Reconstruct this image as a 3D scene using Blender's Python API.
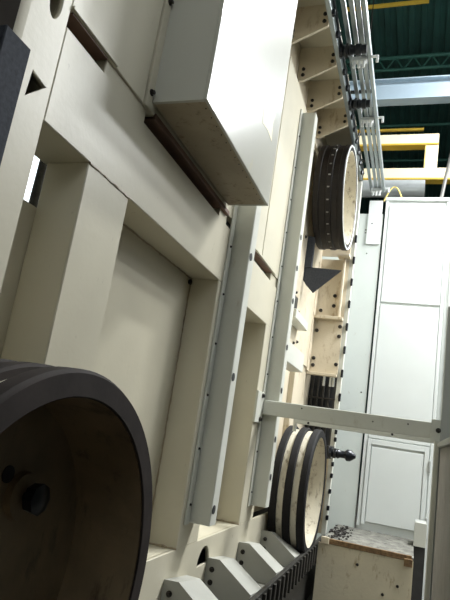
import bpy, bmesh, math, random
from mathutils import Vector, Matrix
random.seed(7)
S = bpy.context.scene
for o in list(bpy.data.objects): bpy.data.objects.remove(o)
C = S.collection

# ---------------------------------------------------------------- camera
A_YAW, A_PITCH, A_ROLL, FPX = 0.351379131, -0.221427243, 0.153895296, 554.635753
def cam_matrix():
    ca, sa = math.cos(A_YAW), math.sin(A_YAW); cb, sb = math.cos(A_PITCH), math.sin(A_PITCH)
    cc, sc = math.cos(A_ROLL), math.sin(A_ROLL)
    base = Matrix(((1,0,0),(0,0,-1),(0,1,0)))
    yaw = Matrix(((ca,0,sa),(0,1,0),(-sa,0,ca)))
    pit = Matrix(((1,0,0),(0,cb,-sb),(0,sb,cb)))
    rol = Matrix(((cc,-sc,0),(sc,cc,0),(0,0,1)))
    m = rol @ pit @ yaw @ base              # world -> camera (x right, y down, z forward)
    flip = Matrix(((1,0,0),(0,-1,0),(0,0,-1)))
    return (flip @ m).transposed()
cd = bpy.data.cameras.new('camera'); cam = bpy.data.objects.new('camera', cd); C.objects.link(cam)
cam.matrix_world = Matrix.Translation((0,0,1.6)) @ cam_matrix().to_4x4()
cd.sensor_fit = 'VERTICAL'; cd.sensor_height = 36.0; cd.sensor_width = 27.0; cd.lens = FPX/600*36.0
cd.clip_start = 0.05; cd.clip_end = 200
S.camera = cam

# ---------------------------------------------------------------- light
S.view_settings.view_transform = 'Standard'; S.view_settings.look = 'None'
S.view_settings.gamma = 1.0; S.view_settings.use_curve_mapping = False
S.view_settings.exposure = -0.15
W = bpy.data.worlds.new('world'); S.world = W; W.use_nodes = True
W.node_tree.nodes['Background'].inputs[0].default_value = (0.86, 0.94, 1.0, 1)
W.node_tree.nodes['Background'].inputs[1].default_value = 0.25
def area(name, loc, rot, sx, sy, power, col=(1,1,1)):
    l = bpy.data.lights.new(name, 'AREA'); l.shape = 'RECTANGLE'; l.size = sx; l.size_y = sy
    l.energy = power; l.color = col
    o = bpy.data.objects.new(name, l); C.objects.link(o); o.location = loc; o.rotation_euler = rot
    return o
area('added_skylight_fill', (3.4, 5.5, 12.4), (0, 0, 0), 2.6, 9.0, 150, (0.97, 0.98, 1.0))  # overhead fill from an unseen skylight, added
area('added_back_fill', (2.5, -3.8, 8.5), (math.radians(-90), 0, 0), 6.0, 3.0, 160, (1.0, 0.98, 0.94))  # added fill from an unseen rear window, for camera-facing sides
area('added_side_fill', (7.8, 5.0, 7.0), (0, math.radians(90), 0), 6.0, 8.0, 400, (1.0, 0.985, 0.95))  # added fill from an unseen side window, for the machine front
ADDED_LAMPS = [(1.6, 6.9, 6.6), (2.8, 7.3, 6.6), (2.6, 9.9, 11.6)]
ADDED_LAMP_POWER = [295, 285, 1400]

# ---------------------------------------------------------------- materials
def mat(name, col, rough=.5, metal=0., var=.12, scale=3., dirt=None, dirt_amt=.0, dirt_scale=9., bump=.0, bscale=60., emit=None, spec=.5):
    m = bpy.data.materials.new(name); m.use_nodes = True; nt = m.node_tree; N = nt.nodes; L = nt.links
    b = N['Principled BSDF']; b.inputs['Roughness'].default_value = rough; b.inputs['Metallic'].default_value = metal
    b.inputs['Specular IOR Level'].default_value = spec
    g = N.new('ShaderNodeNewGeometry')
    n = N.new('ShaderNodeTexNoise'); n.inputs['Scale'].default_value = scale; n.inputs['Detail'].default_value = 6
    L.new(g.outputs['Position'], n.inputs['Vector'])
    r = N.new('ShaderNodeValToRGB'); r.color_ramp.elements[0].position = .3; r.color_ramp.elements[1].position = .7
    r.color_ramp.elements[0].color = (*[c*(1-var) for c in col], 1); r.color_ramp.elements[1].color = (*[min(1, c*(1+var)) for c in col], 1)
    L.new(n.outputs['Fac'], r.inputs['Fac']); out = r.outputs['Color']
    if dirt:
        n2 = N.new('ShaderNodeTexNoise'); n2.inputs['Scale'].default_value = dirt_scale; n2.inputs['Detail'].default_value = 9; n2.inputs['Roughness'].default_value = .7
        mp = N.new('ShaderNodeMapping'); mp.inputs['Scale'].default_value = (1, 1, .35)
        L.new(g.outputs['Position'], mp.inputs['Vector']); L.new(mp.outputs['Vector'], n2.inputs['Vector'])
        r2 = N.new('ShaderNodeValToRGB'); r2.color_ramp.elements[0].position = .62-dirt_amt; r2.color_ramp.elements[1].position = .74-dirt_amt*.5
        r2.color_ramp.elements[0].color = (0,0,0,1); r2.color_ramp.elements[1].color = (1,1,1,1)
        L.new(n2.outputs['Fac'], r2.inputs['Fac'])
        mx = N.new('ShaderNodeMix'); mx.data_type = 'RGBA'
        L.new(r2.outputs['Color'], mx.inputs['Factor']); L.new(out, mx.inputs['A']); mx.inputs['B'].default_value = (*dirt, 1)
        out = mx.outputs['Result']
    L.new(out, b.inputs['Base Color'])
    if bump:
        n3 = N.new('ShaderNodeTexNoise'); n3.inputs['Scale'].default_value = bscale; n3.inputs['Detail'].default_value = 4
        L.new(g.outputs['Position'], n3.inputs['Vector'])
        bp = N.new('ShaderNodeBump'); bp.inputs['Strength'].default_value = bump; bp.inputs['Distance'].default_value = .02
        L.new(n3.outputs['Fac'], bp.inputs['Height']); L.new(bp.outputs['Normal'], b.inputs['Normal'])
    if emit:
        b.inputs['Emission Color'].default_value = (*emit[0], 1); b.inputs['Emission Strength'].default_value = emit[1]
    return m
RUST = (.16, .09, .04)
M = {
 'paint':   mat('cream_paint', (.585,.54,.415), .42, 0, .05, 2.2, (.26,.21,.14), -.035, 14, .04, 30),
 'gusset':  mat('cream_paint_stained', (.64,.56,.42), .45, 0, .06, 3, (.34,.23,.11), .07, 9, .10, 45),
 'strip':   mat('pale_green_grey_paint', (.59,.59,.52), .38, 0, .04, 3, (.45,.42,.33), .0, 9, .06, 50),
 'greycream_dim': mat('grey_cream_paint_dimmed', (.41,.405,.36), .5, 0, .07, 4, (.20,.17,.12), .0, 12, .05, 40),  # grey-cream paint, darkened in place of dim light low down
 'cover':   mat('cover_paint', (.54,.53,.46), .25, 0, .03, 1.6, (.66,.58,.30), .0, 2.4, .05, 12),
 'patch':   mat('yellowed_patch', (.62,.55,.33), .5, 0, .1, 12),
 'primer_shade':  mat('red_brown_primer_shade', (.16,.09,.06), .6, 0, .2, 6),  # red-brown primer on the lip, painted shade on the slot ceiling
 'steelplate': mat('blue_grey_plate', (.062,.066,.076), .85, 0, .2, 60, bump=.05, bscale=120, spec=.1),
 'tire':    mat('dark_rubber', (.012,.011,.011), .7, 0, .25, 14, bump=.1, bscale=70, spec=.25),
 'tirebrown': mat('brown_black_rubber', (.013,.010,.008), .5, 0, .3, 14, bump=.1, bscale=70, spec=.25),
 'tiregrey':  mat('grey_rubber', (.030,.023,.020), .75, 0, .25, 8, bump=.04, bscale=40, spec=.2),
 'rim':     mat('rim_cream', (.60,.55,.43), .45, 0, .08, 5, (.16,.11,.06), .09, 16, .1, 40),
 'wheel_shade':   mat('brown_wheel_shade', (.19,.14,.08), .5, 0, .25, 5, (.05,.035,.02), .06, 8, .06, 30),  # deep shade inside the near wheel, put into its cream colour
 'underside': mat('stained_shaded_paint', (.34,.28,.19), .5, 0, .12, 4, (.12,.08,.04), .05, 14, .06, 40),  # stains plus cover-box underside shade in the base colour; also on welds
 'black':   mat('black_fitting', (.012,.014,.018), .28, .3, .2, 20),
 'bolt':    mat('dark_bolt', (.03,.026,.022), .45, .5, .2, 30),
 'bar':     mat('black_steel_bar', (.045,.042,.036), .5, .5, .35, 20, bump=.2, bscale=80),
 'alu':     mat('aluminium', (.36,.40,.40), .38, .55, .06, 9),
 'white':   mat('white_paint', (.80,.82,.80), .35, 0, .02, 2),
 'cab':     mat('cabinet_white', (.76,.79,.76), .35, 0, .02, 2, (.55,.50,.40), -.04, 12, .03, 20),
 'wallpan': mat('pale_panel', (.70,.74,.69), .4, 0, .03, 2, (.42,.36,.24), -.02, 16, .03, 20),
 'trayfront': mat('stained_cream_panel', (.64,.57,.41), .5, 0, .07, 3, (.30,.20,.08), .04, 10, .1, 30),
 'dirt':    mat('oily_dirt', (.17,.165,.14), .75, 0, .4, 9, (.03,.026,.02), .12, 14, .4, 50),
 'chips':   mat('metal_chips', (.035,.03,.026), .8, .2, .6, 40, bump=.9, bscale=60),
 'rust':    mat('rusty_lip', (.20,.12,.05), .7, 0, .35, 25, (.12,.06,.03), .1, 20, .3, 60),
 'yellow':  mat('yellow_paint', (.80,.62,.20), .45, 0, .05, 3),
 'cream_y': mat('gantry_cream', (.84,.72,.48), .5, 0, .04, 3),
 'amber':   mat('amber_paint', (.55,.36,.04), .5, 0, .08, 3),
 'bluegrey': mat('blue_grey_beam', (.36,.45,.52), .5, 0, .05, 3),
 'green':   mat('dark_green_sheet', (.016,.06,.048), .6, 0, .25, 1.2),
 'greenpipe': mat('green_pipe', (.03,.12,.09), .45, 0, .1, 4),
 'floor':   mat('concrete_floor', (.075,.07,.06), .6, 0, .2, 1.2, bump=.1),
 'wall':    mat('hall_wall', (.55,.56,.52), .8, 0, .05, 1),
 'hallgreen': mat('hall_green_wall', (.06,.066,.06), .8, 0, .1, 1),
 'mesh':    mat('mesh_wire', (.46,.43,.38), .5, .4, .1, 8),
 'greypost': mat('grey_post', (.40,.41,.38), .5, 0, .06, 4),
 'pipe':    mat('grey_pipe', (.28,.27,.25), .5, .3, .08, 6),
 'duct':    mat('silver_duct', (.62,.64,.64), .35, .6, .05, 8),
 'glass':   mat('lit_pane', (.8,.85,.9), .3, 0, .01, 1, emit=((.85,.94,1.0), 1.6)),
 'darkbrown': mat('dark_brown_block', (.018,.014,.010), .9, 0, .2, 6, spec=.08),  # very dark brown for the block left of the column bend
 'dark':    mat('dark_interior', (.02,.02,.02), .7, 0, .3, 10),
}

# ---------------------------------------------------------------- helpers
ORG = {}
def link(name, me, m, parent=None, org=None):
    o = bpy.data.objects.new(name, me); C.objects.link(o)
    if m is not None and not me.materials: me.materials.append(m)
    if parent is not None:
        o.parent = parent
    ORG[o] = Vector(org) if org is not None else Vector((0,0,0))
    return o
def tag(o, label=None, cat=None, group=None, kind=None):
    if label: o['label'] = label
    if cat: o['category'] = cat
    if group: o['group'] = group
    if kind: o['kind'] = kind
    return o
def thing(name, loc, label, cat, group=None, kind=None):
    o = bpy.data.objects.new(name, None); C.objects.link(o); o.location = loc; o.empty_display_size = .1
    ORG[o] = Vector(loc); return tag(o, label, cat, group, kind)
def emit(name, bm, m, parent=None, smooth=False, loc=None):
    """bm holds world coordinates; becomes a mesh relative to its parent (or to loc when top-level)"""
    org = ORG[parent] if parent is not None else Vector(loc or (0,0,0))
    bmesh.ops.translate(bm, verts=bm.verts, vec=-org)
    bmesh.ops.recalc_face_normals(bm, faces=bm.faces)
    me = bpy.data.meshes.new(name); bm.to_mesh(me); bm.free()
    if smooth:
        me.polygons.foreach_set('use_smooth', [True]*len(me.polygons))
        me.set_sharp_from_angle(angle=math.radians(35))
    o = link(name, me, m, parent, org)
    if parent is None: o.location = org
    return o
def bxm(x0,x1,y0,y1,z0,z1, bev=.006, bm=None):
    b = bmesh.new()
    vs = [b.verts.new(p) for p in [(x0,y0,z0),(x1,y0,z0),(x1,y1,z0),(x0,y1,z0),(x0,y0,z1),(x1,y0,z1),(x1,y1,z1),(x0,y1,z1)]]
    for f in [(3,2,1,0),(4,5,6,7),(0,1,5,4),(1,2,6,5),(2,3,7,6),(3,0,4,7)]: b.faces.new([vs[i] for i in f])
    if bev:
        bev = min(bev, .3*min(abs(x1-x0), abs(y1-y0), abs(z1-z0)))
        bmesh.ops.bevel(b, geom=list(b.edges), offset=bev, segments=1, affect='EDGES', profile=.5)
    if bm is None: return b
    me = bpy.data.meshes.new('tmp'); b.to_mesh(me); b.free(); bm.from_mesh(me); bpy.data.meshes.remove(me); return bm
def box(name, x0,x1,y0,y1,z0,z1, m, parent=None, bev=.006, loc=None):
    if parent is None and loc is None: loc = ((x0+x1)/2, (y0+y1)/2, min(z0,z1))
    return emit(name, bxm(min(x0,x1),max(x0,x1),min(y0,y1),max(y0,y1),min(z0,z1),max(z0,z1),bev), m, parent, loc=loc)
def prism(pts, axis, a0, a1, bm=None):
    """extrude a 2-D outline. axis X: pts=(y,z); Y: pts=(x,z); Z: pts=(x,y)"""
    b = bm or bmesh.new()
    f = {'X': lambda p,a:(a,p[0],p[1]), 'Y': lambda p,a:(p[0],a,p[1]), 'Z': lambda p,a:(p[0],p[1],a)}[axis]
    v0 = [b.verts.new(f(p,a0)) for p in pts]; v1 = [b.verts.new(f(p,a1)) for p in pts]; n = len(pts)
    b.faces.new(v0); b.faces.new(v1[::-1])
    for i in range(n): b.faces.new([v0[i], v1[i], v1[(i+1)%n], v0[(i+1)%n]])
    return b
def plate_holes(name, outer, holes, x0, x1, m, parent):
    """plate in the Y-Z plane between x0 and x1 with real cut-outs"""
    cu = bpy.data.curves.new('tmp', 'CURVE'); cu.dimensions = '2D'; cu.fill_mode = 'BOTH'; cu.extrude = abs(x1-x0)/2
    for pts in [outer]+holes:
        s = cu.splines.new('POLY'); s.points.add(len(pts)-1); s.use_cyclic_u = True
        for p, q in zip(s.points, pts): p.co = (q[0], q[1], 0, 1)
    ob = bpy.data.objects.new('tmp', cu); C.objects.link(ob)
    dg = bpy.context.evaluated_depsgraph_get(); dg.update()
    me = bpy.data.meshes.new_from_object(ob.evaluated_get(dg)); bpy.data.objects.remove(ob); bpy.data.curves.remove(cu)
    b = bmesh.new(); b.from_mesh(me); bpy.data.meshes.remove(me)
    bmesh.ops.remove_doubles(b, verts=b.verts, dist=1e-5)
    for v in b.verts: v.co = Vector(((x0+x1)/2+v.co.z, v.co.x, v.co.y))
    return emit(name, b, m, parent)
def ell(cy, cz, ry, rz, n=20): return [(cy+ry*math.cos(2*math.pi*i/n), cz+rz*math.sin(2*math.pi*i/n)) for i in range(n)]
def lathe(prof, center, axis='X', n=64, closed=True, bm=None):
    """prof = (along axis, radius) points"""
    b = bm or bmesh.new(); c = Vector(center); rings = []
    for a, r in prof:
        ring = []
        for i in range(n):
            t = 2*math.pi*i/n; u, v = r*math.cos(t), r*math.sin(t)
            ring.append(b.verts.new(c + Vector({'X':(a,u,v),'Y':(u,a,v),'Z':(u,v,a)}[axis])))
        rings.append(ring)
    k = len(rings)
    for j in range(k if closed else k-1):
        p, q = rings[j], rings[(j+1)%k]
        for i in range(n): b.faces.new([p[i], p[(i+1)%n], q[(i+1)%n], q[i]])
    if not closed:
        if prof[0][1] > 1e-4: b.faces.new(rings[0][::-1])
        if prof[-1][1] > 1e-4: b.faces.new(rings[-1])
    return b
def tube(pts, r, n=10, bm=None, jitter=0):
    b = bm or bmesh.new(); pts = [Vector(p) for p in pts]; rings = []
    up = None
    for i, p in enumerate(pts):
        d = (pts[min(i+1,len(pts)-1)]-pts[max(i-1,0)]).normalized()
        if up is None: up = d.orthogonal().normalized()
        up = (up - d*up.dot(d)).normalized(); w = d.cross(up)
        rr = r*(1+random.uniform(-jitter, jitter))
        rings.append([b.verts.new(p + up*rr*math.cos(2*math.pi*k/n) + w*rr*math.sin(2*math.pi*k/n)) for k in range(n)])
    for p, q in zip(rings, rings[1:]):
        for k in range(n): b.faces.new([p[k], p[(k+1)%n], q[(k+1)%n], q[k]])
    b.faces.new(rings[0][::-1]); b.faces.new(rings[-1])
    return b
# shared bolt meshes: hexagon head on a washer, pointing along +X / -Y / -Z
def bolt_mesh(axis):
    b = bmesh.new()
    lathe([(0,.018),(.005,.018)], (0,0,0), 'Z', 12, False, b)
    lathe([(.005,.013),(.017,.013),(.020,.010)], (0,0,0), 'Z', 6, False, b)
    rot = {'X': Matrix.Rotation(math.radians(90),4,'Y'), 'Y': Matrix.Rotation(math.radians(90),4,'X'), 'Z': Matrix.Rotation(math.radians(180),4,'X')}[axis]
    bmesh.ops.transform(b, matrix=rot, verts=b.verts)
    bmesh.ops.recalc_face_normals(b, faces=b.faces)
    me = bpy.data.meshes.new('bolt_'+axis); b.to_mesh(me); b.free(); me.materials.append(M['bolt']); return me
BOLT = {a: bolt_mesh(a) for a in 'XYZ'}
def bolt(p, axis, parent, s=1.0):
    o = bpy.data.objects.new('bolt', BOLT[axis]); C.objects.link(o); o.parent = parent
    o.location = Vector(p)-ORG[parent]; o.scale = (s,s,s); ORG[o] = Vector(p); return o
def weld(p, q, parent, r=.006):
    p, q = Vector(p), Vector(q); n = max(4, int((q-p).length/.03))
    pts = [p.lerp(q, i/n)+Vector((random.uniform(-.002,.002),)*3) for i in range(n+1)]
    return emit('weld_bead', tube(pts, r, 6, jitter=.35), M['underside'], parent, True)

# ---------------------------------------------------------------- the hall (setting)
tag(box('floor', -6,9,-4,31,-.35,-.25, M['floor'], bev=0), kind='structure')
def corrugated(name, horiz, a0, a1, b0, b1, c, m, pitch=.32, dep=.06):
    b = bmesh.new(); x = a0; prof = []
    while x < a1:
        prof += [(x,0),(x+pitch*.38,0),(x+pitch*.5,dep),(x+pitch*.88,dep)]; x += pitch
    if horiz: rows = [[b.verts.new((p[0], bb, c+p[1])) for p in prof] for bb in (b0,b1)]
    else: rows = [[b.verts.new((p[0], c+p[1], bb)) for p in prof] for bb in (b0,b1)]
    for i in range(len(prof)-1): b.faces.new([rows[0][i], rows[0][i+1], rows[1][i+1], rows[1][i]])
    return tag(emit(name, b, m, loc=(a0,b0 if horiz else c, c if horiz else b0)), kind='structure')
corrugated('ceiling', True, -6, 9, -4, 31, 13.0, M['green'])
corrugated('wall_far', False, -6, 9, -.25, 13.05, 31, M['green'])
wr = thing('wall_right', (8.1,13,0), None, None, kind='structure')
for a in ((-4,1,-.25,13),(9,31,-.25,13),(1,9,-.25,4),(1,9,10,13)): box('wall_panel', 8.0,8.2,a[0],a[1],a[2],a[3], M['hallgreen'], wr, 0)
w = thing('window_added_side', (8.1,5,4), None, None, kind='structure')  # unseen side window, added as a light source
for k in range(5): box('pane', 8.08,8.12,1.04+1.6*k,2.56+1.6*k,4.04,9.96, M['glass'], w, 0)
for k in range(4): box('mullion', 8.05,8.14,2.56+1.6*k,2.64+1.6*k,4,10, M['greypost'], w, 0)
# unseen partition right of the photographer, added to shade the lower machine
tag(box('wall_light_blocker', 2.6,2.75,-3.5,5.0,-.25,5.0, M['hallgreen'], bev=0), kind='structure')
# left wall behind the machine, with a lit window
wl = thing('wall_left', (-4.1,13,0), None, None, kind='structure')
for a in [(-4,3.2),(7.2,31)]: box('wall_panel', -4.2,-4.0,a[0],a[1],-.25,13, M['wall'], wl, 0)
box('wall_panel', -4.2,-4.0,3.2,7.2,-.25,2.6, M['wall'], wl, 0); box('wall_panel', -4.2,-4.0,3.2,7.2,7,13, M['wall'], wl, 0)
w = thing('window_1', (-4.1,5.2,2.6), None, None, kind='structure')
for k in range(2): box('pane', -4.12,-4.08,3.24+2*k,5.16+2*k,2.64,6.96, M['glass'], w, 0)
box('mullion', -4.14,-4.05,5.16,5.24,2.6,7, M['greypost'], w, .004)
# unseen roof skylight, added as a light source (glazed strip under the deck)
w = thing('window_added_roof', (3.4,5.5,12.6), None, None, kind='structure')
for k in range(6): box('pane', 2.1,4.7,1.02+1.5*k,2.48+1.5*k,12.60,12.64, M['glass'], w, 0)
for k in range(7): box('mullion', 2.05,4.75,.98+1.5*k,1.02+1.5*k,12.57,12.66, M['greypost'], w, 0)
for x in (2.05,4.75): box('added_skylight_frame', x-.05,x+.05,.95,10.05,12.57,12.95, M['greypost'], w, 0)

# back wall behind the photographer
wb = thing('wall_back', (1.5,-4.1,0), None, None, kind='structure')
for a in ((-6,9,-.25,7),(-6,9,10,13),(-6,-.5,7,10),(5.5,9,7,10)): box('wall_panel', a[0],a[1],-4.2,-4,a[2],a[3], M['hallgreen'], wb, 0)
w = thing('window_added_back', (2.5,-4.1,7), None, None, kind='structure')  # unseen rear window, added as a light source
for k in range(4): box('pane', -.46+1.5*k,.96+1.5*k,-4.12,-4.08,7.04,9.96, M['glass'], w, 0)
for k in range(3): box('mullion', .96+1.5*k,1.04+1.5*k,-4.14,-4.05,7,10, M['greypost'], w, 0)
# unseen pendant lamps, added to brighten the cabinet and girder
for i, (x,y,z) in enumerate(ADDED_LAMPS):
    t = thing('added_lamp', (x,y,z), ('added unseen white linear lamp over the aisle near the cabinet','added unseen white linear lamp farther right over the aisle','highest added unseen white linear lamp close to the blue-grey girder')[i], 'lamp', 'added pendant lamps')
    box('added_lamp_housing', x-.28,x+.28,y-.8,y+.8,z+.04,z+.16, M['white'], t, .01)
    box('added_lamp_diffuser', x-.25,x+.25,y-.77,y+.77,z+.01,z+.04, M['glass'], t, .004)
    for d in (-.6,.6): emit('hanger', tube([(x,y+d,z+.16),(x,y+d,13.0)], .012, 6), M['bolt'], t)
    area('added_lamp_light', (x,y,z), (0,0,0), .5, 1.54, ADDED_LAMP_POWER[i], (0.96,0.99,1.0))
# roof steel
def truss(name, y, z0, z1, label):
    t = thing(name, (1.5,y,z0), label, 'truss')
    emit('top_chord', tube([(-6,y,z1),(9,y,z1)], .055, 10), M['greenpipe'], t, True)
    emit('bottom_chord', tube([(-6,y,z0),(9,y,z0)], .045, 10), M['greenpipe'], t, True)
    n = 30
    for i in range(n):
        xa = -6+15*i/n; xb = -6+15*(i+.5)/n; xc = -6+15*(i+1)/n
        emit('web_bar', tube([(xa,y,z0),(xb,y,z1)], .022, 6), M['greenpipe'], t, True)
        emit('web_bar', tube([(xb,y,z1),(xc,y,z0)], .022, 6), M['greenpipe'], t, True)
truss('roof_truss', 14.6, 12.35, 12.75, 'dark green lattice roof truss above the blue-grey girder')
for y, z in ((11.6,12.75),(18.0,12.6),(20.5,12.6)):
    emit('purlin_pipe', tube([(-6,y,z),(9,y,z)], .05, 10), M['greenpipe'], loc=(1.5,y,z), smooth=True)
PL = [o for o in C.objects if o.name.startswith('purlin_pipe')]
for o, l in zip(PL, ('green roof purlin nearest the top of the picture','green roof purlin just under the blue-grey girder','lower green roof purlin behind the cream gantry')):
    tag(o, l, 'purlin', 'roof purlins')
t = thing('girder', (1.5,12.6,10.0), 'wide blue-grey steel girder crossing under the dark green roof', 'girder')
zi0, zi1 = 9.95, 10.53
box('web', -3.98,7.98,12.58,12.62,zi0+.03,zi1-.03, M['bluegrey'], t, 0)
box('flange', -3.98,7.98,12.45,12.75,zi0,zi0+.03, M['bluegrey'], t, 0); box('flange', -3.98,7.98,12.45,12.75,zi1-.03,zi1, M['bluegrey'], t, 0)

# amber crane bars
tag(emit('roof_bar', bxm(-2.4,-.37,12.0,12.06,12.28,12.37,.004), M['amber'], loc=(-1.4,12,12.28)), 'amber bar under the roof at the top edge', 'bar', 'amber bars')
tag(emit('roof_bar', bxm(-2.2,-.30,14.0,14.06,10.0,10.07,.004), M['amber'], loc=(-1.2,14,10.0)), 'thin amber bar just above the cream gantry frame', 'bar', 'amber bars')
# cream / yellow gantry frame
g = thing('gantry_frame', (-.5,13,8.0), 'cream gantry frame with yellow undersides behind the white cabinet', 'gantry')
for z0, z1, x1 in ((8.97,9.27,.09),(8.04,8.35,.75)):
    box('rail', -2.2,x1,12.96,13.2,z0+.05,z1, M['cream_y'], g, .004); box('rail_underside', -2.2,x1,12.95,13.21,z0,z0+.05, M['amber'], g, .004)
box('upright', -.19,.09,12.97,13.2,8.35,8.97, M['cream_y'], g, .004); box('upright_edge', -.21,-.19,12.96,13.2,8.35,8.97, M['yellow'], g, 0)
box('upright', -2.2,-1.95,12.97,13.2,8.35,8.97, M['cream_y'], g, .004)
d = emit('air_duct', tube([(-1.6,11,6.86),(-.13,11,6.86)], .18, 24), M['duct'], loc=(-.9,11,6.6), smooth=True)
for x in (-1.55,): emit('hanger', tube([(x,11,7.02),(x,11,13.0)], .012, 6), M['bolt'], d)
tag(d, 'silver round duct lying under the cream gantry frame', 'duct')

# ---------------------------------------------------------------- machine frame
F = thing('machine_frame', (-1.5, 4.2, 0), 'tall cream steel machine frame of welded plates, posts and gussets', 'machine')
XL, XR = -1.40, -1.62
ZB, ZU, ZT = .775, 2.615, 3.035       # base top, beam underside, beam top
# near column with hole, notch and rounded edge
plate_holes('column_plate', [(1.34,.3),(1.537,.3),(1.537,6.2),(1.34,6.2)],
    [ell(1.456,3.085,.038,.085), [(1.425,2.755),(1.512,2.738),(1.418,2.637)]], XL-.03, XL, M['paint'], F)
b = bmesh.new(); pts = []
for i in range(9):
    t = math.radians(90*i/8); pts.append((XL-.10+.10*math.cos(t), 1.34-.10*math.sin(t)))
pts2 = [(XL-.10+.07*math.cos(math.radians(90*i/8)), 1.34-.07*math.sin(math.radians(90*i/8))) for i in range(8,-1,-1)]
emit('column_bend', prism(pts+[(XL-.5,1.24),(XL-.5,1.27)]+pts2, 'Z', .3, 6.2), M['paint'], F, True)
box('column_side', XL-.5,XL-.03,1.51,1.537,ZU,6.2, M['paint'], F, 0)
box('column_side', XR-.02,XL-.03,1.51,1.537,.3,ZU, M['paint'], F, 0)
box('grey_cover_plate', -1.34,-1.30,1.173,1.297,.9,2.728, M['steelplate'], F, .004)
box('grey_cover_edge', -1.345,-1.335,1.18,1.310,.9,2.720, M['strip'], F, 0)
for z in (1.2,1.95,2.5): box('standoff', XL-.12,-1.335,1.20,1.24,z-.03,z+.03, M['bolt'], F, 0)
box('dark_block', XL-.3,-1.37,.4,1.275,.9,4.2, M['darkbrown'], F, .01)  # dark block filling the area left of the column bend
# bay panels
box('recess_panel', XR-.02,XR,1.50,1.90,ZB-.2,2.40, M['paint'], F, 0)
box('recess_panel', XR-.02,XR,2.232,3.66,ZB-.2,ZU+.1, M['paint'], F, 0)
box('recess_panel', XR-.02,XR,4.0,5.10,ZB-.2,ZU+.1, M['paint'], F, 0)
# posts
box('post', XR,XL,1.865,2.232,ZB,ZU, M['paint'], F, .005)
box('post', XR,XL,3.63,4.02,ZB,ZU, M['paint'], F, .005)
box('post', XR,XL,5.06,5.52,ZB,ZU, M['paint'], F, .005)
# long beam
box('beam', XR-.02,XL+.001,1.54,3.70,ZU,ZT, M['paint'], F, .005)
box('beam', XR-.02,XL+.001,3.70,5.52,ZU-.01,ZT-.01, M['paint'], F, .005)
weld((XL,1.87,ZU),(XL,2.232,ZU),F,.006); box('column_shade_back', XL-.2,XL-.18,1.28,1.51,.3,6.2, M['dark'], F, 0)  # dark sheet behind the hole carries the column's inner shade
weld((XR+.004,2.236,ZU-.004),(XR+.004,3.626,ZU-.004),F,.006); weld((XR+.004,3.626,ZB),(XR+.004,3.626,ZU),F,.006)
weld((XL,3.626,ZB+.004),(XR,3.626,ZB+.004),F,.01); weld((XL,5.056,ZB+.004),(XR,5.056,ZB+.004),F,.01)
emit('weld_knot', lathe([(0,.0),(.004,.018),(.02,.022),(.03,.0)], (XR-.002,3.60,ZU-.035), 'X', 12, False), M['bolt'], F, True)
# slot row over the beam
for a, c in ((1.54,2.26),(2.26,3.62),(3.62,5.52)):
    box('slot_shade_back', XL-.10,XL-.07,a,c,ZT-.1,3.2, M['dark'], F, 0)  # dark sheet close behind the slot, standing for its shade
for a, c in ((1.56,1.84),(2.31,3.46),(4.2,5.02)): box('slot_shade_strip', XL-.07,XL-.003,a,c,3.106,3.116, M['primer_shade'], F, 0)  # dark strip added to paint shade on the slot ceiling
for a, c in ((1.845,2.25),(3.46,3.62),(5.03,5.52)):
    box('slot_closer', XL-.07,XL-.012,a,c,ZT-.01,3.115, M['paint'], F, .003)
box('slot_lip', XR,XL+.01,1.545,1.91,3.118,3.136, M['paint'], F, .003)
box('slot_lip', XR,XL+.01,4.2,5.14,3.118,3.138, M['paint'], F, .003)
box('slot_lip', XR,XL+.012,2.31,3.60,3.10,3.135, M['primer_shade'], F, .003)
# upper plates
for a, c, x in ((1.54,2.19,XL),(2.19,2.30,XL+.012),(2.30,3.66,XL),(3.66,4.60,XL),(4.60,5.05,XL+.004),(5.05,5.55,XL)):
    box('upper_plate', x-.05,x,a+.003,c-.003,3.115,5.22, M['paint'], F, .003)
bolt((XL+.012,2.225,3.20),'X',F); bolt((XL+.012,2.225,3.75),'X',F)
# base beam with scalloped cut-out
plate_holes('base_beam', [(-.6,.22),(7.78,.22),(7.78,ZB),(-.6,ZB)], [[(4.215+.13*math.cos(t),.585+.135*math.sin(t)) for t in [math.radians(180*i/12) for i in range(13)]], ell(2.9,.6,.06,.07)], XL-.03, XL, M['paint'], F)
box('base_top', XR-.1,XL-.03,-.6,5.55,ZB-.03,ZB, M['paint'], F, 0)
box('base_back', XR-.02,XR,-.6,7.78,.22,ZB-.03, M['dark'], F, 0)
# channel strips
def channel(y, z0, z1, holes):
    dx = XL+.155
    emit('channel_strip', prism([(XL,y),(dx-.006,y),(dx,y+.006),(dx,y+.126),(dx-.006,y+.13),(XL,y+.13)], 'Z', z0, z1), M['strip'], F)
    box('channel_flange', XL,XL+.014,y-.085,y-.012,z0-.01,z1, M['strip'], F, .003)
    z = z0+.12
    while z < z1-.05:
        bolt((XL+.014,y-.05,z),'X',F,.55); z += .37
    for z in holes:
        emit('hole_plug', lathe([(0,.0),(.0,.030),(.004,.030),(.004,.0)], (dx,y+.04,z), 'X', 16, False), M['dark'], F)
channel(3.770,.935,5.0,(2.86,1.95,1.04)); channel(5.340,.925,5.06,(3.62,3.28,2.93,2.45,2.02,1.55,1.2))
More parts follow.
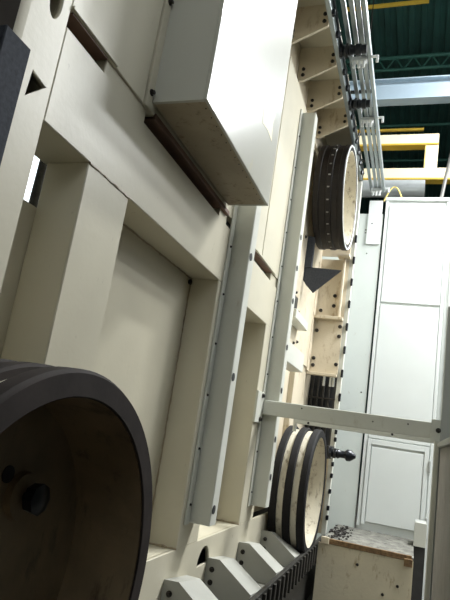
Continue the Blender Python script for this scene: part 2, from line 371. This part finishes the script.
# wall of the far bay
XF = -1.45
box('bay_wall', XF-.05,XF,5.52,7.8,2.56,5.22, M['gusset'], F, 0)
box('bay_wall', XF-.12,XF-.07,5.52,6.95,ZB,2.56, M['gusset'], F, 0)
box('bay_wall_edge', XF-.12,XF,6.90,7.02,1.5,2.56, M['gusset'], F, .004)
box('bracket_box', XF,-1.28,5.52,6.50,2.345,2.56, M['strip'], F, .006)
box('bracket_box', XF,-1.32,5.95,6.70,2.885,2.99, M['strip'], F, .006)
for y, z in ((6.1,3.28),(6.35,3.28),(6.2,3.75),(6.6,3.1),(6.75,2.75),(6.55,2.7),(6.5,4.05)): bolt((XF,y,z),'X',F,1.2)
box('dark_piece', XF,XF+.05,6.15,6.32,2.99,3.2, M['bolt'], F, .004)
# top and bottom flanges with gussets
box('top_plate', XL-.12,-.99,.4,7.90,5.66,5.70, M['paint'], F, .004)
box('top_wall', XL-.06,XL-.03,.4,7.80,5.25,5.66, M['gusset'], F, 0)
box('top_edge', -1.03,-.985,.4,7.90,5.46,5.66, M['alu'], F, .004)
def ugus(y, root, tip):
    emit('gusset', prism([(XL-.03,root),(XL+.04,root-.005),(-1.03,tip),(-1.03,5.66),(XL-.03,5.66)], 'Y', y, y+.03), M['gusset'], F)
    for x, z in ((XL+.03,root+.06),(XL+.03,root+.13),(-1.07,tip+.05),(-1.07,tip+.13)): bolt((x,y,z),'Y',F,1.1)
for y in (2.2,2.75,3.32,3.89,4.46,5.05,5.62,6.2): ugus(y, 5.27, 5.42)
for y in (7.4,): ugus(y, 5.30, 5.45)
box('bottom_plate', XL,-1.03,2.3,7.80,.20,.34, M['dirt'], F, .004)
def lgus(y, root, tip):
    emit('gusset', prism([(XL,root),(XL+.10,root+.005),(-1.03,tip),(-1.03,.34),(XL,.34)], 'Y', y, y+.03), M['greycream_dim'], F)
    b = bmesh.new()      # folded sloping top plate, creased
    for q in ([(XL+.002,y,root),(XL+.10,y,root+.005),(XL+.10,y+.40,root-.05),(XL+.002,y+.40,root-.05)],
              [(XL+.10,y,root+.005),(-1.03,y,tip),(-1.03,y+.36,tip-.03),(XL+.10,y+.40,root-.05)]):
        lo = [b.verts.new(p) for p in q]; hi = [b.verts.new((p[0],p[1],p[2]+.014)) for p in q]
        b.faces.new(lo[::-1]); b.faces.new(hi)
        for i in range(4): b.faces.new([lo[i], lo[(i+1)%4], hi[(i+1)%4], hi[i]])
    emit('gusset_top', b, M['greycream_dim'], F)
    for x, z in ((XL+.05,root-.06),(XL+.05,root-.15)): bolt((x,y,z),'Y',F,1.1)
for y in (2.75,3.5,4.3,5.13,5.95): lgus(y, .61, .43)
box('plinth', XL-.05,-1.06,-.6,7.9,-.25,.20, M['bar'], F, 0)
# dark edge bar of the bottom flange with ribs
box('bottom_edge_bar', -1.03,-.99,2.3,7.80,.20,.43, M['bar'], F, .004)
y = 4.0
while y < 7.7:
    box('rib', -.99,-.965,y,y+.05,.21,.42, M['bar'], F, .004); y += .17
# far end flange: edge strip with clips, bolted panels and shelf
box('end_edge', -1.045,-.985,7.80,7.90,.43,5.66, M['strip'], F, .004)
for k in range(16):
    z = 2.16+.33*(k//2)+(.07 if k%2 else 0)
    o = box('clip', -1.0,-.968,7.76,7.80,z,z+(.04 if k%2 else .09), M['black'], F, .006)
for z in (.62,.74,.95,1.15,1.3,1.62,1.72): box('clip', -1.0,-.965,7.75,7.80,z,z+.06, M['black'], F, .006)
box('end_panel', -1.47,-1.045,7.78,7.80,2.52,3.28, M['gusset'], F, .004)
box('end_panel', -1.47,-1.045,7.80,7.82,3.32,4.20, M['gusset'], F, .004)
box('end_panel', -1.47,-1.045,7.78,7.80,4.24,5.66, M['gusset'], F, .004)
box('end_shelf', -1.47,-1.045,7.66,7.80,3.28,3.32, M['gusset'], F, .004)
box('end_shelf', -1.20,-1.03,7.60,7.80,4.20,4.24, M['gusset'], F, .004)
box('end_lip', -1.47,-1.045,7.70,7.80,2.48,2.52, M['gusset'], F, .004)
box('end_rib', -1.47,-1.44,7.62,7.78,2.52,4.1, M['gusset'], F, .004)
box('end_rib', -1.12,-1.09,7.70,7.80,3.32,4.20, M['gusset'], F, .004)
for x, z in ((-1.40,2.62),(-1.40,2.72),(-1.08,2.66),(-1.08,3.06),(-1.40,3.12),(-1.08,3.2),(-1.38,3.42),(-1.2,3.5),(-1.2,3.65),(-1.15,4.4)): bolt((x,7.78 if z<3.3 else 7.80,z),'Y',F,1.5)
emit('dark_gusset', prism([(-1.45,3.715),(-.985,3.69),(-1.31,3.38),(-1.41,3.48),(-1.45,3.54)], 'Y', 6.68, 6.71), M['steelplate'], F)
box('dark_piece', -1.45,-1.36,6.66,6.73,3.70,4.12, M['steelplate'], F, .004)  # dark block standing for the shadow below the upper wheel
# dark recess under the end panels, with guide bars
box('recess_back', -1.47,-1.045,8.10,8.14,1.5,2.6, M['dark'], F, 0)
for x in (-1.41,-1.33,-1.25,-1.17,-1.09): box('guide_bar', x-.012,x+.012,8.02,8.06,1.5,2.6, M['bar'], F, .003)
for z in (2.05,2.18): box('cross_bar', -1.45,-1.06,7.98,8.01,z,z+.025, M['bolt'], F, .003)
for x in (-1.24,-1.15,-1.11): box('white_tab', x-.015,x+.015,7.9,7.93,2.36,2.52, M['white'], F, .003)
box('end_panel', -1.47,-1.045,7.86,7.90,.43,1.5, M['gusset'], F, .004)
box('recess_side', -1.50,-1.47,7.0,8.14,.78,2.56, M['gusset'], F, 0)
# bent clip pieces and hose along the top flange edge
emit('hose', tube([(-.967,y*.25,5.54+.012*math.sin(y*1.9)) for y in range(8,32)], .014, 8), M['black'], F, True)
y = 2.6
while y < 7.7:
    box('clip', -.985,-.955,y,y+.05,5.44,5.50, M['black'], F, .008); box('clip', -.985,-.96,y+.14,y+.17,5.56,5.60, M['black'], F, .006); y += .29

# ---------------------------------------------------------------- wheels
def wheel(cy, cz, label, tire_m, groove_m, ring_m, studs, knob, inner_m, ring_in=.60):
    T = thing('pulley_wheel', (-1.19,cy,cz-.69), label, 'wheel', 'grooved pulley wheels')
    c = (0,cy,cz); R = .69
    rim = emit('rim', lathe([(-1.37,.61),(-1.37,.678 if studs else .655),(-1.005,.678 if studs else .655),(-1.005,.61)], c, n=96), groove_m, T, True)
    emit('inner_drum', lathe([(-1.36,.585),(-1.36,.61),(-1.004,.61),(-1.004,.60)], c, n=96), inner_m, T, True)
    for a, d in ((-1.375,-1.295),(-1.225,-1.145),(-1.075,-1.0)):
        emit('tire_band', lathe([(a,.645),(a,R-.01),(a+.01,R),(d-.01,R),(d,R-.01),(d,.645)], c, n=96), tire_m, T, True)
    emit('front_ring', lathe([(-1.0,ring_in),(-1.0,R-.008),(-.994,R-.012),(-.994,ring_in+.005)], c, n=96), ring_m, T, True)
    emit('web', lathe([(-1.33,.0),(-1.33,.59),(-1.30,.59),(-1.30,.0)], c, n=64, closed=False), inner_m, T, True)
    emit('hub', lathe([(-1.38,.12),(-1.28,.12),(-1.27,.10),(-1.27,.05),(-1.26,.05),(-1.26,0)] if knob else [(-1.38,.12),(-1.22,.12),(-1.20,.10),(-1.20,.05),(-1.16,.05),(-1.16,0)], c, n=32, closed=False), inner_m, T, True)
    for k in range(0 if knob else 6):
        t = 2*math.pi*(k+.5)/6
        u, v = math.cos(t), math.sin(t)
        b = bxm(-1.30,-1.24,-.012,.012,.12,.59,.003)
        bmesh.ops.rotate(b, verts=b.verts, cent=(0,0,0), matrix=Matrix.Rotation(t,3,'X'))
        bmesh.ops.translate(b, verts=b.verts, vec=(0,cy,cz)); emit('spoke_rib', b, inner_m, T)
    if studs:
        for k in range(28):
            t = 2*math.pi*k/28
            for x in (-1.185,):
                b = bxm(x-.014,x+.014,-.008,.008,.685,.696,.002)
                bmesh.ops.rotate(b, verts=b.verts, cent=(0,0,0), matrix=Matrix.Rotation(t,3,'X'))
                bmesh.ops.translate(b, verts=b.verts, vec=(0,cy,cz)); emit('stud', b, M['pipe'], T)
    if knob:
        kb = emit('knob', lathe([(-1.30,.02),(-1.25,.02),(-1.25,.05),(-1.21,.055),(-1.20,.03),(-1.20,0)], (0,1.76,1.255), n=8, closed=False), M['black'], T, True)
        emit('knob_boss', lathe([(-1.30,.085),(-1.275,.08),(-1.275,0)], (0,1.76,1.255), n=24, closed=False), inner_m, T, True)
        emit('hole', lathe([(-1.30,.03),(-1.296,.03),(-1.296,0)], (0,1.67,1.33), n=16, closed=False), M['dark'], T)
    emit('axle', lathe([(-1.46,.07),(-1.38,.07),(-1.38,0)], c, n=20, closed=False), M['bolt'], T)
wheel(1.585, 1.02, 'large dark-rimmed hollow wheel close by in the lower left corner', M['tiregrey'], M['rim'], M['tiregrey'], False, True, M['wheel_shade'])
wheel(6.66, 1.04, 'far lower wheel with three black bands and cream grooves', M['tire'], M['rim'], M['tire'], False, False, M['rim'])
wheel(6.90, 4.76, 'far upper wheel with brown-black bands and pale front rim', M['tirebrown'], M['tirebrown'], M['white'], True, False, M['rim'], .655)

# ---------------------------------------------------------------- guard cover box
t = thing('guard_cover', (XL+.16,2.9,3.16), 'large cream sheet-metal cover box hanging on the machine front', 'cover')
x0, x1, y0, y1, zb, zt = XL+.002+.01, -1.083, 2.25, 3.545, 3.16, 6.2
box('front_panel', x1-.02,x1,y0,y1,zb,zt, M['cover'], t, .003)
box('side_panel', x0,x1-.02,y0,y0+.02,zb,zt, M['cover'], t, 0)
box('side_panel', x0,x1-.02,y1-.02,y1,zb,zt, M['cover'], t, 0)
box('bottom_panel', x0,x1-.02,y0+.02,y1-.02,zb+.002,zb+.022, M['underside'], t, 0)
PATCH = [(3.085,3.86),(3.15,3.84),(3.22,3.80),(3.40,3.80),(3.37,3.71),(3.40,3.585),(3.27,3.60),(3.14,3.576),(3.12,3.70)]
emit('bare_patch', prism(PATCH, 'X', x1, x1+.0012), M['patch'], t)
for k in range(14): bolt((x1-.035,y0+.08+.085*k,zb+.002),'Z',t,.22)

# ---------------------------------------------------------------- cross beam
t = thing('cross_beam', (-.6,5.29,1.76), 'pale steel cross beam bolted between the machine and the mesh fence', 'beam')
box('beam', -1.376,.20,5.25,5.33,1.765,1.905, M['strip'], t, .006)
box('end_plate', -1.40,-1.376,5.03,5.25,1.68,1.97, M['strip'], t, .003)
bolt((-1.376,5.19,1.935),'X',t,1.3); bolt((-1.376,5.19,1.715),'X',t,1.3)
for x, z in ((-1.0,1.87),(-.35,1.84),(-.05,1.86)): bolt((x,5.25,z),'Y',t,.4)
t = thing('guard_rail', (-.4,6.0,1.74), 'thinner pale rail running just under the cross beam', 'rail')
box('rail', -1.19,.40,5.97,6.03,1.745,1.80, M['strip'], t, .004)
box('end_lug', -1.21,-1.18,5.97,6.03,1.66,1.80, M['strip'], t, .004)
bolt((-1.05,5.97,1.765),'Y',t,.7); bolt((-.2,5.97,1.775),'Y',t,.7)

# ---------------------------------------------------------------- black fittings
def fitting(p, L, label, tip):
    t = thing('black_fitting', p, label, 'fitting', 'black fittings on the machine edge'); c = (p[0],p[1],p[2])
    emit('flange', lathe([(0,.075),(.03,.075),(.03,0)], c, n=8, closed=False), M['black'], t)
    emit('body', lathe([(.03,.05),(.06,.062),(.09,.05),(.11,.06),(.14,.045),(L*.6,.045),(L*.6,0)], c, n=20, closed=False), M['black'], t, True)
    emit('nut', lathe([(.06,.07),(.085,.07),(.085,.04)], c, n=6, closed=False), M['black'], t)
    emit('cap', lathe([(L*.6,.055),(L*.62,.06),(L*.8,.06),(L*.82,.045),(L,.05 if tip else .045),(L,0)] if not tip else [(L*.6,.05),(L*.66,.072),(L*.8,.07),(L,.022),(L,0)], c, n=20, closed=False), M['black'], t, True)
fitting((-.985,4.95,5.51), .27, 'black pipe stub sticking out at the upper flange near the top edge', False)
fitting((-.985,5.90,5.51), .24, 'black knobbed fitting on the upper flange just above the upper wheel', False)
fitting((-.985,7.34,1.48), .33, 'black cone-tipped fitting beside the far lower wheel', True)
F2 = ORG[F]
emit('fitting_lug', bxm(-1.03,-.986,7.26,7.80,1.40,1.56,.004), M['bar'], F)

# ---------------------------------------------------------------- cable tray of aluminium rails
t = thing('rail_track', (-.8,5,5.6), 'grey aluminium double rail track with white clamps along the upper flange', 'rail track')
for x in (-.91,-.835,-.775): box('rail', x-.022,x+.022,.6,8.5,5.63,5.67, M['alu'], t, .004)
box('side_rail', -.735,-.695,.6,8.5,5.60,5.69, M['alu'], t, .006)
for y in (2.9,4.0,5.2,6.36,8.38):
    c = box('clamp', -.90,-.74,y,y+.07,5.575,5.628, M['white'], t, .006)
    for x in (-.87,-.82,-.77): emit('clamp_screw', lathe([(0,.016),(.10,.016),(.10,0)], (x,y+.02,5.50), 'Z', 8, False), M['white'], c)
    box('hook', -.695,-.62,y,y+.03,5.61,5.63, M['white'], t, .003); box('hook', -.645,-.62,y,y+.03,5.55,5.61, M['white'], t, .003)
for y in (3.3,5.9,7.6): box('bracket', -.99,-.70,y,y+.05,5.683,5.70, M['bolt'], t, 0)

# ---------------------------------------------------------------- far wall panel, cabinet and tray
YC = 8.6
t = thing('partition_panel', (-.95,YC,.3), 'tall pale speckled panel between the machine edge and white cabinet', 'panel')
box('sheet', -1.75,-.70,YC+.02,YC+.05,-.25,5.28, M['wallpan'], t, .003)
box('sheet', -.93,-.72,YC-.01,YC+.02,4.75,5.50, M['white'], t, .003)
for x, z in ((-.95,5.0),(-.9,4.6),(-.78,2.4),(-.95,4.95),(-.86,5.1)): bolt((x,YC+.02 if z<4.75 or x<-.93 else YC-.01,z),'Y',t,.6)
t = thing('cabinet', (-.2,YC+.3,0), 'tall white steel cabinet with stacked panels behind the cross beam', 'cabinet')
cx0, cx1 = -.672, .287
box('body', cx0,cx1,YC+.02,YC+.62,-.25,5.52, M['cab'], t, .006)
box('corner_post', cx0,cx0+.045,YC-.005,YC+.02,.53,5.50, M['cab'], t, .003); box('corner_post', cx1-.045,cx1,YC-.005,YC+.02,.53,5.50, M['cab'], t, .003)
box('top_cap', cx0-.01,cx1+.01,YC-.02,YC+.63,5.50,5.56, M['cab'], t, .006)
box('door_panel', cx0+.055,cx1-.055,YC-.008,YC+.02,3.815,5.42, M['cab'], t, .005)
box('door_panel', cx0+.055,cx1-.055,YC-.008,YC+.02,1.76,3.775, M['cab'], t, .005)
dr = box('door_panel', cx0+.115,cx1-.13,YC-.012,YC+.02,.60,1.635, M['cab'], t, .005)
box('door_rim', cx0+.055,cx0+.105,YC-.018,YC+.02,.56,1.745, M['cab'], t, .003); box('door_rim', cx1-.12,cx1-.06,YC-.018,YC+.02,.56,1.745, M['cab'], t, .003)
box('door_rim', cx0+.105,cx1-.12,YC-.018,YC+.02,1.67,1.745, M['cab'], t, .003)
box('hinge', cx1-.06,cx1-.03,YC-.04,YC-.006,1.40,1.56, M['greypost'], t, .004); box('hinge', cx1-.06,cx1-.03,YC-.04,YC-.006,.66,.80, M['greypost'], t, .004)
t = thing('side_cabinet', (.75,9.3,-.25), 'grey cabinet partly hidden to the right of the tall white cabinet', 'cabinet')
box('body', .30,1.2,9.0,9.6,-.25,5.5, M['greypost'], t, .01); box('door', .36,1.15,8.985,9.0,-.1,5.4, M['greypost'], t, .005)
# bent pipe on the cabinet
pp = tube([(-.10,8.9,5.60),(.08,8.9,5.60),(.13,8.9,5.62),(.16,8.9,5.68),(.20,8.9,6.0),(.33,8.9,6.9)], .028, 12)
tag(emit('bent_pipe', pp, M['pipe'], loc=(0,8.9,5.56), smooth=True), 'grey bent pipe rising from the cabinet top', 'pipe')
# loose cable hoop
pts = [(-.72+.3*i/12, 8.75, 5.56+.26*math.sin(math.pi*i/12)) for i in range(13)]
h = tag(emit('cable_loop', tube(pts, .012, 8), M['yellow'], loc=(-.6,8.75,5.56), smooth=True), 'pale yellow cable loop on top of the cabinet', 'cable')
# dirty tray
t = thing('chip_tray', (-.4,7.6,0), 'dirty chip tray with rusty lip below the cabinet door', 'tray')
box('tray_floor', -.93,.10,7.08,8.59,.46,.49, M['dirt'], t, 0)
box('lip', -.86,.08,7.05,7.08,.455,.515, M['rust'], t, .004)
box('lip_lug', .0,.09,7.02,7.05,.40,.48, M['rust'], t, .004)
box('lip_lug', -.93,-.84,7.02,7.05,.45,.53, M['gusset'], t, .004)
box('front_panel', -.962,.09,7.06,7.08,-.25,.455, M['trayfront'], t, 0)
box('side_panel', .08,.10,7.08,8.59,-.25,.46, M['trayfront'], t, 0)
for x, z in ((-.5,.3),(-.05,.17),(-.2,.05)): bolt((x,7.06,z),'Y',t,.9)
b = bmesh.new()
for k in range(90):
    x = random.gauss(-.80,.06); y = random.gauss(7.75,.28); y = min(8.5,max(7.2,y)); x = min(-.6,max(-.92,x)); s = random.uniform(.006,.018)
    z = .492+random.random()*.03*max(0,1-abs(x+.80)/.12)
    bxm(x-s,x+s,y-s*1.6,y+s*1.6,z,z+s,0,b)
o = emit('metal_chips', b, M['chips'], loc=(-.8,7.75,.49)); tag(o, 'heap of black metal chips in the corner of the tray', 'chips', kind='stuff')
# grey box at right tray end
t = thing('junction_box', (.16,8.2,.5), 'small grey box at the right end of the tray', 'box')
box('case', .10,.24,8.0,8.4,.50,.78, M['greypost'], t, .006); box('lid', .095,.245,7.985,8.0,.495,.785, M['strip'], t, .004)
box('foot', .102,.24,8.0,8.4,-.25,.50, M['dark'], t, 0)

# ---------------------------------------------------------------- mesh fence
t = thing('mesh_fence', (.24,4.4,0), 'wire mesh guard fence with pale post at the right edge', 'fence')
box('post', .175,.215,5.21,5.33,-.25,1.765, M['strip'], t, .005)
box('post', .215,.33,5.23,5.31,-.25,2.95, M['greypost'], t, .005)
box('top_rail', .20,.26,3.0,5.21,1.70,1.74, M['greypost'], t, .004)
box('bottom_rail', .20,.26,3.0,5.21,.10,.14, M['greypost'], t, .004)
box('bracket_plate', .14,.26,5.235,5.25,1.74,1.93, M['strip'], t, .003); bolt((.20,5.235,1.84),'Y',t,1.2)
b = bmesh.new(); y0, y1, z0, z1 = 3.0, 5.21, .14, 1.70; sp = .03
def wire(p, q):
    w = .0026; d = (Vector(q)-Vector(p)).normalized(); n = Vector((0,-d.z,d.y))*w; e = Vector((w,0,0))
    P, Q = Vector(p), Vector(q); V = [b.verts.new(v) for v in (P-n-e,P+n-e,P+n+e,P-n+e,Q-n-e,Q+n-e,Q+n+e,Q-n+e)]
    for f in [(0,1,5,4),(1,2,6,5),(2,3,7,6),(3,0,4,7)]: b.faces.new([V[i] for i in f])
H = z1-z0; Wd = y1-y0; k = -H
while k < Wd:
    a = max(0,k); c = min(Wd,k+H)
    wire((.228,y0+a,z0+(a-k)),(.228,y0+c,z0+(c-k))); wire((.234,y1-a,z0+(a-k)),(.234,y1-c,z0+(c-k))); k += sp
o = emit('wire_mesh', b, M['mesh'], t); o['kind'] = 'stuff'
# pipe seen through the near opening
tag(emit('wall_pipe', tube([(-2.6,2.87,-.25),(-2.6,2.95,2.6),(-2.6,3.02,6)], .032, 14), M['bar'], loc=(-2.6,2.9,-.25), smooth=True), 'dark vertical pipe seen through the gap in the frame', 'pipe')
